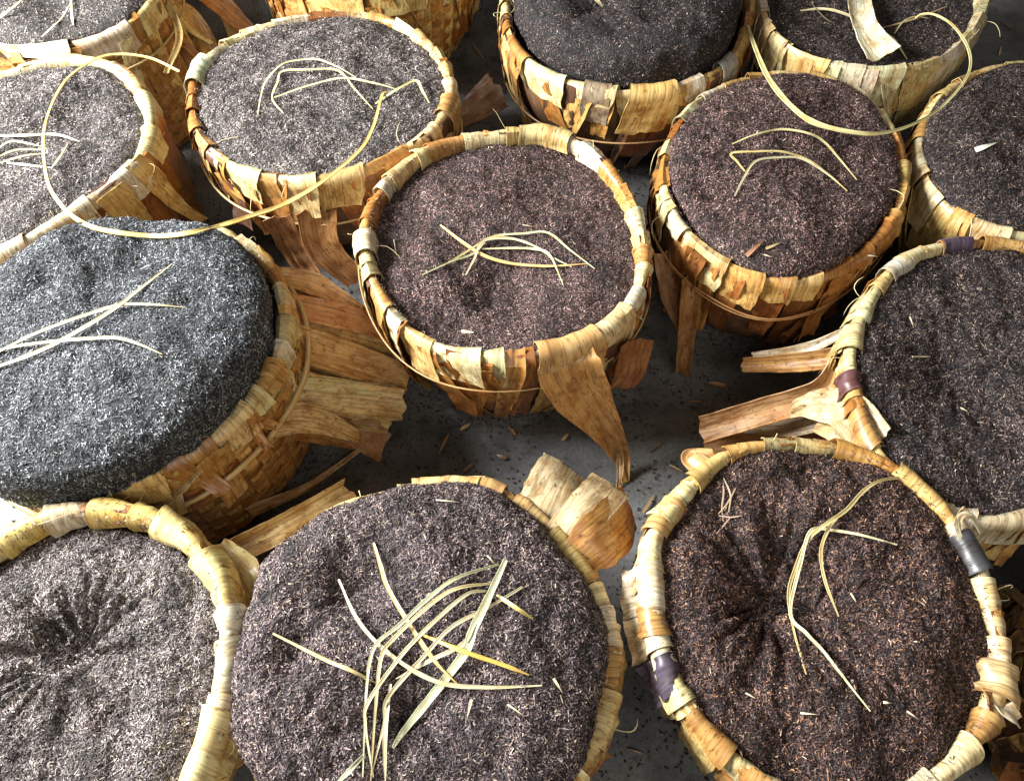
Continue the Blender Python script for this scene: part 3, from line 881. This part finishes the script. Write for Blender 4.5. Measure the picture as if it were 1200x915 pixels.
b13 = Basket('lined_basket', 'basket with wide dry tongues splayed from its woven side',
             [(222, 272), (290, 288), (325, 330), (333, 385), (315, 440), (268, 498), (205, 545), (125, 572), (50, 572), (-12, 540), (-45, 480), (-28, 412), (32, 345), (118, 290)], taper=.06, base_power=2.3, rho=.0045)
shell(b13)
weave(b13, -2.3, .7, .035, .23, .026, .017)
dress(b13, RIM_STD, WALL_GOLD, 26, 14, (.014, .05), (.08, .12), .3, wall_range=[(-3.2, -1.9), (-.5, 3.2)])
flap(b13, [(318, 322, .20), (370, 334, .165), (420, 362, .12)], [.03, .042, .02], (.48, .29, .11), (.6, -.4, 1))
flap(b13, [(325, 355, .20), (395, 370, .15), (455, 388, .10)], [.04, .045, .035], (.44, .21, .07), (.6, -.4, 1))
flap(b13, [(325, 395, .205), (400, 420, .135), (478, 446, .06)], [.055, .06, .05], (.52, .32, .12), (.6, -.4, 1), cup=.18, thick=.004)
flap(b13, [(262, 452, .235), (330, 458, .18), (400, 466, .12), (472, 474, .06)], [.05, .065, .06, .05], (.64, .49, .24), (.5, -.5, 1), cup=.15, thick=.005)
flap(b13, [(280, 500, .19), (360, 490, .15), (420, 512, .08)], [.05, .045, .02], (.55, .38, .16), (.5, -.6, 1))
flap(b13, [(370, 488, .12), (415, 502, .07), (452, 526, .025)], [.04, .06, .05], (.36, .20, .09), (.4, -.6, 1), cup=.05)
flap(b13, [(300, 440, .20), (290, 448, .215), (270, 455, .225)], [.05, .06, .04], (.5, .34, .12), (.5, -.5, 1))
flap(b13, [(420, 528, .05), (360, 570, .045), (290, 600, .06)], [.006, .012, .02], (.42, .28, .13), (.3, -.6, 1))
flap(b13, [(125, 590, .20), (190, 575, .215), (232, 545, .235)], [.035, .04, .02], (.58, .48, .26), (.1, -.7, 1), cup=.3)
flap(b13, [(45, 600, .20), (55, 580, .22), (80, 568, .24)], [.05, .03, .02], (.62, .55, .3), (0, -.7, 1), cup=.3)
for p_, w_, c_ in (([(322, 340, .17), (380, 352, .13), (436, 374, .085)], .035, GOLD[1]), ([(330, 378, .18), (395, 396, .13), (460, 414, .075)], .04, GOLD[0]), ([(322, 425, .17), (395, 442, .11), (466, 462, .05)], .035, STRAWC[3]),
                   ([(318, 470, .15), (390, 482, .10), (455, 498, .045)], .04, GOLD[2]), ([(300, 500, .13), (370, 508, .08), (432, 520, .035)], .03, BROWN[2]), ([(318, 448, .2), (385, 452, .145), (462, 458, .075)], .022, PALE[4])):
    flap(b13, p_, [w_ * .8, w_, w_ * .85], c_, (.5, -.5, 1), thick=.003)
cord(b13, .062, .0042, (.50, .36, .17), out=.016, tilt=(.004, 0))
cord(b13, .070, .0026, (.42, .28, .12), out=.017, tilt=(0, .006))
mound(b13, 'big blue grey tobacco bun bulging over the basket with splayed tongues', .000, .076, 5.0, .010, (-.020, -.014), dimples=[(110, 350, .012, .03, .001), (60, 330, .008, .02, 0), (170, 300, .010, .03, .002)],
      tones=TONE_BLUE, base=(.065, .068, .075), rough=1.25, undercut=.4, n_shred=62000)  # ground colour carries the same bluish light

# --- baskets mostly out of the picture
b14 = Basket('lined_basket', 'basket with tall upright straw striped side behind the one with green tab',
             [(560, -110), (545, -60), (500, -22), (430, -6), (360, -18), (305, -55), (290, -110), (315, -170), (380, -205), (460, -205), (530, -170)], z=.27, taper=.22)
shell(b14)
weave(b14, -2.6, -.3, .03, .25)
dress(b14, RIM_STD, [(GOLD, 5), (BROWN, 3), (STRAWC, 3)], 20, 18, (.04, .08), (.18, .26), .12)
mound(b14, 'tobacco in the basket behind the one with green tab', .0, .02, 2.6, 0, tones=TONE_GREY, n_shred=4000)
b15 = Basket('lined_basket', 'basket with shaded woven side beside the knotted rim',
             [(1225, 760), (1240, 690), (1290, 645), (1360, 640), (1430, 670), (1470, 740), (1470, 830), (1430, 900), (1350, 930), (1280, 905), (1238, 845)], z=.20, taper=.25)
shell(b15)
weave(b15, 1.9, 4.6, .03, .18)
dress(b15, RIM_GOLD, WALL_STD, 18, 14, (.03, .05), (.1, .17), .2)
flap(b15, [(1215, 720, .19), (1178, 690, .13), (1165, 740, .05)], [.012, .014, .01], (.5, .38, .2), (-.8, -.4, .6))
flap(b15, [(1225, 850, .17), (1190, 860, .10), (1170, 905, .02)], [.04, .04, .02], (.42, .28, .13), (-.8, -.4, .6))
flap(b15, [(1222, 780, .18), (1185, 800, .10), (1182, 850, .03)], [.02, .022, .02], (.3, .18, .08), (-.8, -.4, .6))
mound(b15, 'tobacco in the basket beside the knotted rim', .0, .02, 2.6, 0, tones=TONE_DARK, n_shred=4000)

hang(b1, 13, 1.5, (.13, .24), (.0, .02)); hang(b2, 12, 1.2); hang(b3, 10, .9); hang(b4, 9, .9, pal=WALL_GOLD); hang(b5, 12, 1.3); hang(b6, 7, 1.2, (.1, .18), (.0, .01), WALL_PALE)
hang(b7, 16, 1.3); hang(b8, 6, 1.2, pal=WALL_GOLD); hang(b9, 9, 1.0, pal=WALL_GOLD); hang(b10, 6, 1.6, (.06, .14), (.002, .02), WALL_GOLD, to=(760, 700)); hang(b14, 12, .9, (.18, .27), (0, .02), WALL_GOLD)
hang(b15, 10, 1.0, (.1, .2), (0, .03)); hang(b13, 5, .7, (.06, .12), (.01, .03), WALL_GOLD)
for b_ in (b1, b2, b3, b5, b6, b7, b9, b10, b11, b12, b13):
    fray(b_)

# ------------------------------------------------------------------ dry straws lying on the heaps
def hit(px, py):
    d = ray(px, py).normalized()
    best = None
    for o, t in MOUNDS:
        loc, nrm, _, dist = t.ray_cast(CAM, d)
        if loc is not None and (best is None or dist < best[1]):
            best = (loc, dist)
    return best[0] if best else None

STR = [(.56, .50, .27), (.58, .54, .35), (.50, .42, .19), (.52, .50, .31)]
def blade(pts, w, label, group, lifts=None, colour=None, taper=True, fold=.35, name='dry_straw', z=None, cat='straw', nv=None):
    """pts in photo pixels, laid on the heap surface below with a small rise"""
    P = []
    for k, (x, y) in enumerate(pts):
        lf = .004 if lifts is None else lifts[k]
        if z is not None:
            p = at(x, y, z[k] if hasattr(z, '__len__') else z)
        else:
            h = hit(x, y)
            p = h if h is not None else at(x, y, RIM)
            d = (CAM - p).normalized()
            p = p + d * (lf / max(d.z, .3))
        P.append(tuple(p))
    w *= .88
    wd = [w * .9, w, w * .55, w * .12] if name == 'straw_chip' else [w * .55, w, w, w * .9, w * .25]
    me = ribbon_mesh(name, P, wd, (0, -.35, 1), 0, .0009, 3, nv or max(14, 6 * len(P)), .0004, rng.uniform(0, 9), fold)
    o = link(name, me, STRAW, None, jitter(colour or rng.choice(STR), .1))
    return tag(o, label, cat, group)

def blades(lst, label, group, w=.0042, lift=.006):
    for q, it in enumerate(lst):
        pts = it[0]; ww = it[1] if len(it) > 1 else w; cc = it[2] if len(it) > 2 else None
        n = len(pts)
        lf = [.003 + (lift * .7 * math.sin(math.pi * k / (n - 1))) * rng.uniform(.5, 1.3) for k in range(n)]
        blade(pts, ww, label[q] if isinstance(label, list) else label, group, lf, cc)

blades([([(516, 264), (542, 284), (568, 300), (600, 309), (645, 312), (690, 309)], .0055, (.60, .42, .18)),
        ([(495, 322), (530, 306), (555, 297), (576, 278), (612, 274), (642, 273), (668, 293), (697, 315)],),
        ([(546, 322), (556, 303), (566, 283), (598, 280), (625, 288), (648, 302), (670, 313)],),
        ([(565, 292), (600, 291), (625, 292), (644, 299), (660, 334)],),
        ([(520, 311), (550, 293), (576, 278), (605, 279)],)],
       ['thick orange tan straw slanting under the bundle on the sunken purple tobacco', 'longest straw peaking at both ends of the bundle on the sunken purple tobacco', 'straw bent sharply down at its left foot in the bundle on the sunken purple tobacco', 'straw running level then dropping short on the sunken purple tobacco', 'short straw stub inside the bundle on the sunken purple tobacco'], 'straws on the sunken purple tobacco')
blades([([(302, 134), (306, 112), (312, 95), (330, 76), (350, 71), (372, 70), (396, 79), (417, 91)],),
        ([(332, 133), (319, 116), (325, 97), (331, 84), (362, 82), (396, 83), (416, 105), (437, 128)],),
        ([(318, 116), (358, 102), (400, 92), (435, 97), (466, 105)],),
        ([(440, 122), (464, 106), (487, 95), (495, 107), (503, 121)], .0055)],
       ['rounded outer arch of yellow straw on the coarse grey brown tobacco', 'yellow straw with three sharp bends under the arch on the coarse grey brown tobacco', 'straight rising yellow straw starting at the sharp bend on the coarse grey brown tobacco', 'stout roof shaped straw where the long vine ends on coarse grey brown tobacco'], 'straws on the coarse grey brown tobacco', lift=.012)
blades([([(858, 169), (885, 158), (915, 152), (945, 156), (965, 166), (985, 188), (1004, 211)],),
        ([(873, 201), (864, 190), (857, 180), (885, 178), (915, 178), (945, 187), (970, 204), (993, 224)],),
        ([(861, 230), (872, 208), (886, 189), (912, 185), (938, 186), (965, 201), (990, 221)],)],
       ['single wide arch of dry straw on the bun in the double corded basket', 'straw with hooked foot on the bun in the double corded basket', 'straw without hook or arch on the bun in the double corded basket'], 'straws on the bun in the double corded basket', lift=.010)
blades([([(1074, 559), (1050, 560), (1029, 564), (1010, 577), (992, 597), (968, 614), (947, 632), (932, 665), (924, 697), (930, 738), (945, 790)], .0048),
        ([(992, 597), (974, 614), (962, 645), (967, 681), (983, 722)], .0045),
        ([(1051, 638), (1010, 627), (974, 621), (950, 622), (938, 660), (926, 718), (945, 742), (965, 763), (992, 798), (1020, 833)], .0042)],
       ['greenish straw sweeping from the rim down on the creased reddish tobacco', 'short curved straw branching off the sweeping one on the creased reddish tobacco', 'thin tan straw with the farthest reaching tip on the creased reddish tobacco'], 'straws on the creased reddish tobacco', lift=.009)
def Z(l): return [(380 + .3115 * x, 630 + .3115 * y) for x, y in l]
blades([([(438, 636), (446, 662), (455, 689), (483, 736), (511, 776), (536, 801)], .0052, (.56, .43, .17)),
        ([(397, 679), (420, 727), (458, 767), (511, 798), (567, 805), (635, 803)], .0050),
        ([(320, 742), (380, 772), (411, 785), (441, 800)], .0042, (.52, .42, .2)),
        (Z([(655, 100), (500, 150), (400, 220), (280, 330), (190, 410), (160, 560), (145, 900)]),),
        (Z([(640, 170), (500, 190), (400, 250), (260, 380), (215, 450), (195, 620), (175, 915)]),),
        (Z([(610, 200), (540, 210), (430, 300), (300, 430), (170, 610), (155, 700), (185, 900)]),),
        (Z([(745, 185), (620, 260), (480, 335), (380, 440), (240, 600), (225, 700), (180, 880)]),),
        (Z([(370, 365), (520, 425), (680, 480), (770, 515)]), .0052, (.62, .44, .10)),
        (Z([(650, 215), (720, 262), (785, 305)]), .0050, (.62, .50, .16)),
        (Z([(610, 215), (560, 330), (520, 400), (400, 460), (270, 530)]), .005),
        (Z([(250, 550), (230, 720), (230, 915)]), .0052),
        (Z([(150, 815), (100, 870), (40, 930)]), .005, (.55, .58, .42))],
       ['brownish straw reaching highest, steeply across the others on the large purple brown bun', 'long straw sagging below and ending in a level tip on the large purple brown bun', 'lone thin straw sticking out sideways from the crossing on the large purple brown bun', 'uppermost of four parallel arched straws on the large purple brown bun', 'second of four parallel arched straws on the large purple brown bun', 'third of four parallel arched straws on the large purple brown bun', 'straight tipped straw passing over the broad blade on the large purple brown bun', 'orange yellow straw slanting away under the broad blade on the large purple brown bun', 'short yellow stub beyond the tip of the broad blade on the large purple brown bun', 'kinked straw lying along the broad blade on the large purple brown bun', 'upright straw without arch in the tied stems on the large purple brown bun', 'pale greenish stub at the foot of the tied stems on the large purple brown bun'], 'straws on the large purple brown bun', w=.0046, lift=.014)
blade(Z([(682, 84), (620, 220), (560, 345), (530, 430), (400, 600), (300, 725), (258, 790)]), .0105, 'broad pale green straw blade lying under the straws on the purple brown bun', None,
      [.004, .008, .010, .010, .008, .005, .003], (.60, .62, .40), name='broad_straw', cat='straw')
blades([([(-12, 418), (30, 396), (72, 379), (110, 366), (143, 357), (180, 357), (215, 360)], .0052),
        ([(-10, 432), (30, 418), (68, 401), (128, 366), (165, 338), (202, 309)], .0065),
        ([(-10, 412), (30, 404), (64, 400), (100, 397), (136, 396), (162, 403), (190, 415)], .0048)],
       ['middle straw of three with level tip on the blue grey bun', 'widest pale green straw with raised tip on the blue grey bun', 'lowest straw of the fan with tip bent down on the blue grey bun'], 'straws on the blue grey bun', lift=.008)
blades([([(-8, 160), (31, 159), (66, 158), (93, 166)], .005, (.74, .72, .55)), ([(-8, 194), (28, 183), (56, 180)],), ([(60, 198), (72, 182), (80, 168)],),
        ([(8, 191), (34, 194), (62, 197)], .004, (.75, .74, .62)), ([(-6, 178), (14, 166), (49, 172)],), ([(-6, 186), (20, 176), (52, 176)],)],
       'short pale straw in the tuft on the grey bun', 'straws on the grey bun under the vine')
blades([([(49, 44), (62, 32), (73, 21), (82, 5)],), ([(86, 30), (84, 15), (83, -6)], .0055, (.52, .56, .34)), ([(-3, 23), (12, 12), (30, -3)], .006)],
       ['thin curved straw on the smooth grey green bun', 'thick green straw stub in the dimple of the smooth grey green bun', 'lone straw stub far from the dimple of the smooth grey green bun'], 'straws on the smooth grey green bun')
blades([([(694, -10), (699, 0), (706, 8)], .008)], 'short straw stub on the dark bun above the golden tab', None)
blades([([(938, 13), (960, 11), (978, 13), (1000, 21), (1017, 30)], .0065), ([(1024, 38), (1040, 42), (1050, 50), (1063, 70)], .006, (.6, .6, .3)), ([(1109, 8), (1070, 23), (1030, 34)], .0035, (.4, .3, .16)),
        ([(1048, 40), (1058, 26), (1072, 20), (1088, 22)], .003), ([(950, 3), (965, 20), (978, 28)], .0025, (.2, .16, .1))],
       ['stout curved straw ending at the sheath piece in the pale basket', 'yellow green straw bent down to the near rim in the pale basket', 'straight brown stalk pointing away from the sheath piece in the pale basket', 'thin curl of straw where the long vine ends in the pale basket', 'thin dark stalk under the stout straw in the pale basket'], 'straws in the pale basket')
P = [(1006, -14, .262), (1008, 14, .272), (1018, 40, .268), (1036, 66, .262)]
me = ribbon_mesh('leaf_sheath', [tuple(at(*p)) for p in P], [.05, .042, .045, .062], (-.2, -.5, 1), .18, .0016, 9, 22, .005, 3.3, 0, 0, .008)
tag(link('leaf_sheath', me, SHEATH, None, (.66, .64, .46)), 'crumpled pale leaf sheath piece lying inside the pale basket', 'leaf')

# two long vines looping over the rims
def over(x, y, z, gap=.005):
    p = at(x, y, z); h = hit(x, y)
    if h is not None and (h - CAM).length < (p - CAM).length + gap:
        p = h + (CAM - h).normalized() * gap * 1.6
    return tuple(p)

V1 = [(210, 84, .262), (175, 68, .272), (135, 64, .280), (108, 72, .285), (77, 95, .290), (57, 133, .297), (51, 168, .300), (56, 213, .298), (70, 238, .292), (90, 257, .288), (122, 270, .293), (189, 277, .302),
      (245, 268, .298), (298, 252, .285), (336, 238, .275), (378, 213, .282), (420, 178, .285), (437, 150, .272), (447, 114, .272), (452, 108, .268)]
me = ribbon_mesh('long_vine', [over(*p) for p in catmull(V1, 70)], [.004, .0045, .0045, .006, .0075, .0075, .006, .005], (0, -.4, 1), 0, .0018, 3, 110, 0, 0, .3)
tag(link('long_vine', me, STRAW, None, (.58, .44, .16)), 'long yellow vine looping from the grey bun over the blue grey bun', 'vine')
V2 = [(876, 30, .262), (886, 60, .292), (902, 95, .305), (928, 126, .312), (958, 146, .314), (1011, 157, .308), (1046, 154, .296), (1078, 142, .284), (1103, 126, .273), (1127, 100, .278), (1137, 78, .282), (1133, 54, .284), (1116, 30, .282), (1096, 18, .276), (1080, 17, .268), (1070, 24, .256)]
me = ribbon_mesh('long_vine', [over(*p) for p in catmull(V2, 60)], [.006, .009, .009, .006, .0045, .004, .0055, .004, .002], (0, -.4, 1), 0, .0016, 3, 96, 0, 0, .3)
tag(link('long_vine', me, STRAW, None, (.60, .55, .27)), 'long pale vine curling out of the pale basket across the double corded basket', 'vine')

# chips of straw and leaf scattered on the heaps
def chip(px, py, ang, L, w, label, group, colour, lift=.003):
    c, s_ = math.cos(ang), math.sin(ang)
    blade([(px - c * L / 2, py - s_ * L / 2), (px, py), (px + c * L / 2, py + s_ * L / 2)], w, label, group, [lift, lift + .001, lift], colour, name='straw_chip', cat='chip', nv=6)
for x, y, a, L, w in ((548, 389, .1, 15, .005), (463, 290, 1.4, 18, .0015), (620, 265, .2, 16, .0012)):
    chip(x, y, a, L, w, 'tiny straw chip on the sunken purple tobacco', 'chips on the sunken purple tobacco', (.66, .58, .36))
for x, y, a, L, w in ((654, 803, 1.0, 20, .003), (605, 832, .6, 24, .002), (550, 830, 1.8, 22, .003), (525, 587, .1, 28, .002), (575, 655, .8, 12, .002)):
    chip(x, y, a, L, w, 'tiny straw chip on the large purple brown bun', 'chips on the large purple brown bun', (.62, .55, .38))
chip(1155, 172, -.35, 26, .011, 'white triangular leaf chip on the dark bun beside the double corded basket', None, (.72, .72, .62))
chip(884, 291, -.75, 26, .008, 'small red brown leaf scrap on the bun in the double corded basket', None, (.30, .15, .09))
chip(906, 288, -.4, 18, .005, 'small tan leaf scrap beside the red brown one', None, (.50, .38, .20))
for x, y, a, L, w in ((790, 240, .9, 14, .002), (1022, 300, .1, 12, .0025), (900, 300, .3, 10, .002)):
    chip(x, y, a, L, w, 'tiny straw chip on the bun in the double corded basket', 'chips on the bun in the double corded basket', (.62, .55, .38))
for x, y, a, L, w in ((1040, 823, .1, 10, .003), (1070, 838, .6, 18, .002), (948, 836, .1, 20, .002), (880, 815, .5, 14, .002), (1000, 700, 1.0, 12, .002)):
    chip(x, y, a, L, w, 'tiny straw chip on the creased reddish tobacco', 'chips on the creased reddish tobacco', (.66, .58, .44))
for x, y, a, L, w in ((1080, 418, 0, 22, .0025), (1068, 376, 1.2, 10, .002), (1130, 480, .5, 10, .002)):
    chip(x, y, a, L, w, 'tiny straw chip on the very dark level tobacco', 'chips on the very dark level tobacco', (.6, .52, .36))
FB = [[(845, 548), (848, 575), (846, 598), (851, 620)], [(862, 572), (852, 590), (842, 602)], [(842, 604), (856, 606), (870, 604)], [(856, 606), (846, 618), (840, 625)], [(848, 560), (856, 580), (854, 600)]]
for l in FB:
    blade(l, .0016, 'fine pale root fibre at the back of the creased reddish tobacco', 'fibres on the creased reddish tobacco', [.003] * len(l), (.44, .32, .23), name='root_fibre', cat='fibre')

for x, y in ((520, 520), (548, 548), (600, 505), (588, 535), (662, 512), (770, 520), (792, 548), (815, 470), (760, 590), (545, 500), (840, 450), (700, 850), (745, 880), (560, 60), (575, 95), (1180, 30), (1172, 60)):
    a_, l_ = rng.uniform(0, 6.28), rng.uniform(10, 26)
    blade([(x - math.cos(a_) * l_ / 2, y - math.sin(a_) * l_ / 2), (x, y), (x + math.cos(a_) * l_ / 2, y + math.sin(a_) * l_ / 2)], rng.uniform(.002, .008), 'small dry leaf scrap lying loose on the concrete floor', 'leaf scraps on the floor',
          None, rng.choice([(.30, .17, .07), (.42, .28, .12), (.16, .09, .05), (.5, .4, .22)]), name='leaf_scrap', z=[.003, .005, .003], cat='leaf', nv=6)

# ------------------------------------------------------------------ crumbs on the floor
n = 15000
cx = nrng.uniform(-.75, .95, n); cy = nrng.uniform(.05, 2.0, n)
keep = np.array([noise.noise(Vector((x * 9, y * 9, 3.1))) + .5 * noise.noise(Vector((x * 30, y * 30, 1))) > -.12 for x, y in zip(cx, cy)])
cx, cy = cx[keep], cy[keep]; n = len(cx)
ex, ey = [], []
for b_ in (b1, b2, b5, b7, b9, b10, b11, b13):
    for _ in range(1100):
        th = rng.uniform(-math.pi, math.pi); rr = b_.wall(th, b_.z) + abs(rng.gauss(0, .035)) * (1 + noise.noise(Vector((math.cos(th) * 3, math.sin(th) * 3, b_.seed))))
        ex.append(b_.c[0] + rr * math.cos(th)); ey.append(b_.c[1] + rr * math.sin(th))
cx = np.concatenate([cx, ex]); cy = np.concatenate([cy, ey]); n = len(cx)
an = nrng.uniform(0, 6.28, n); L = nrng.uniform(.0008, .0036, n); W = nrng.uniform(.0005, .0014, n)
T = np.stack([np.cos(an), np.sin(an), np.zeros(n)], 1); S_ = np.stack([-np.sin(an), np.cos(an), np.zeros(n)], 1)
c = np.stack([cx, cy, np.full(n, .0012)], 1)
bend = nrng.normal(0, .4, n) * L
vs = np.stack([c - T * L[:, None] - S_ * W[:, None], c - T * L[:, None] + S_ * W[:, None],
               c + S_ * (bend - W)[:, None] + [0, 0, .0018], c + S_ * (bend + W)[:, None] + [0, 0, .0018],
               c + T * L[:, None] - S_ * W[:, None], c + T * L[:, None] + S_ * W[:, None]], 1).reshape(-1, 3)
o = np.arange(n)[:, None] * 6
fq = np.concatenate([o + np.array([[0, 1, 3, 2]]), o + np.array([[2, 3, 5, 4]])], 1).reshape(-1, 4)
me = bpy.data.meshes.new('tobacco_crumbs')
me.from_pydata(vs.tolist(), [], fq.tolist())
att = me.color_attributes.new('shade', 'FLOAT_COLOR', 'POINT')
cc = np.repeat(np.array([(.022, .015, .012, 1)]) * nrng.uniform(.5, 1.8, (n, 1)), 6, 0)
att.data.foreach_set('color', cc.astype(np.float32).ravel())
tag(link('tobacco_crumbs', me, SHRED), 'dark tobacco crumbs strewn over the concrete floor', 'crumbs', kind='stuff')
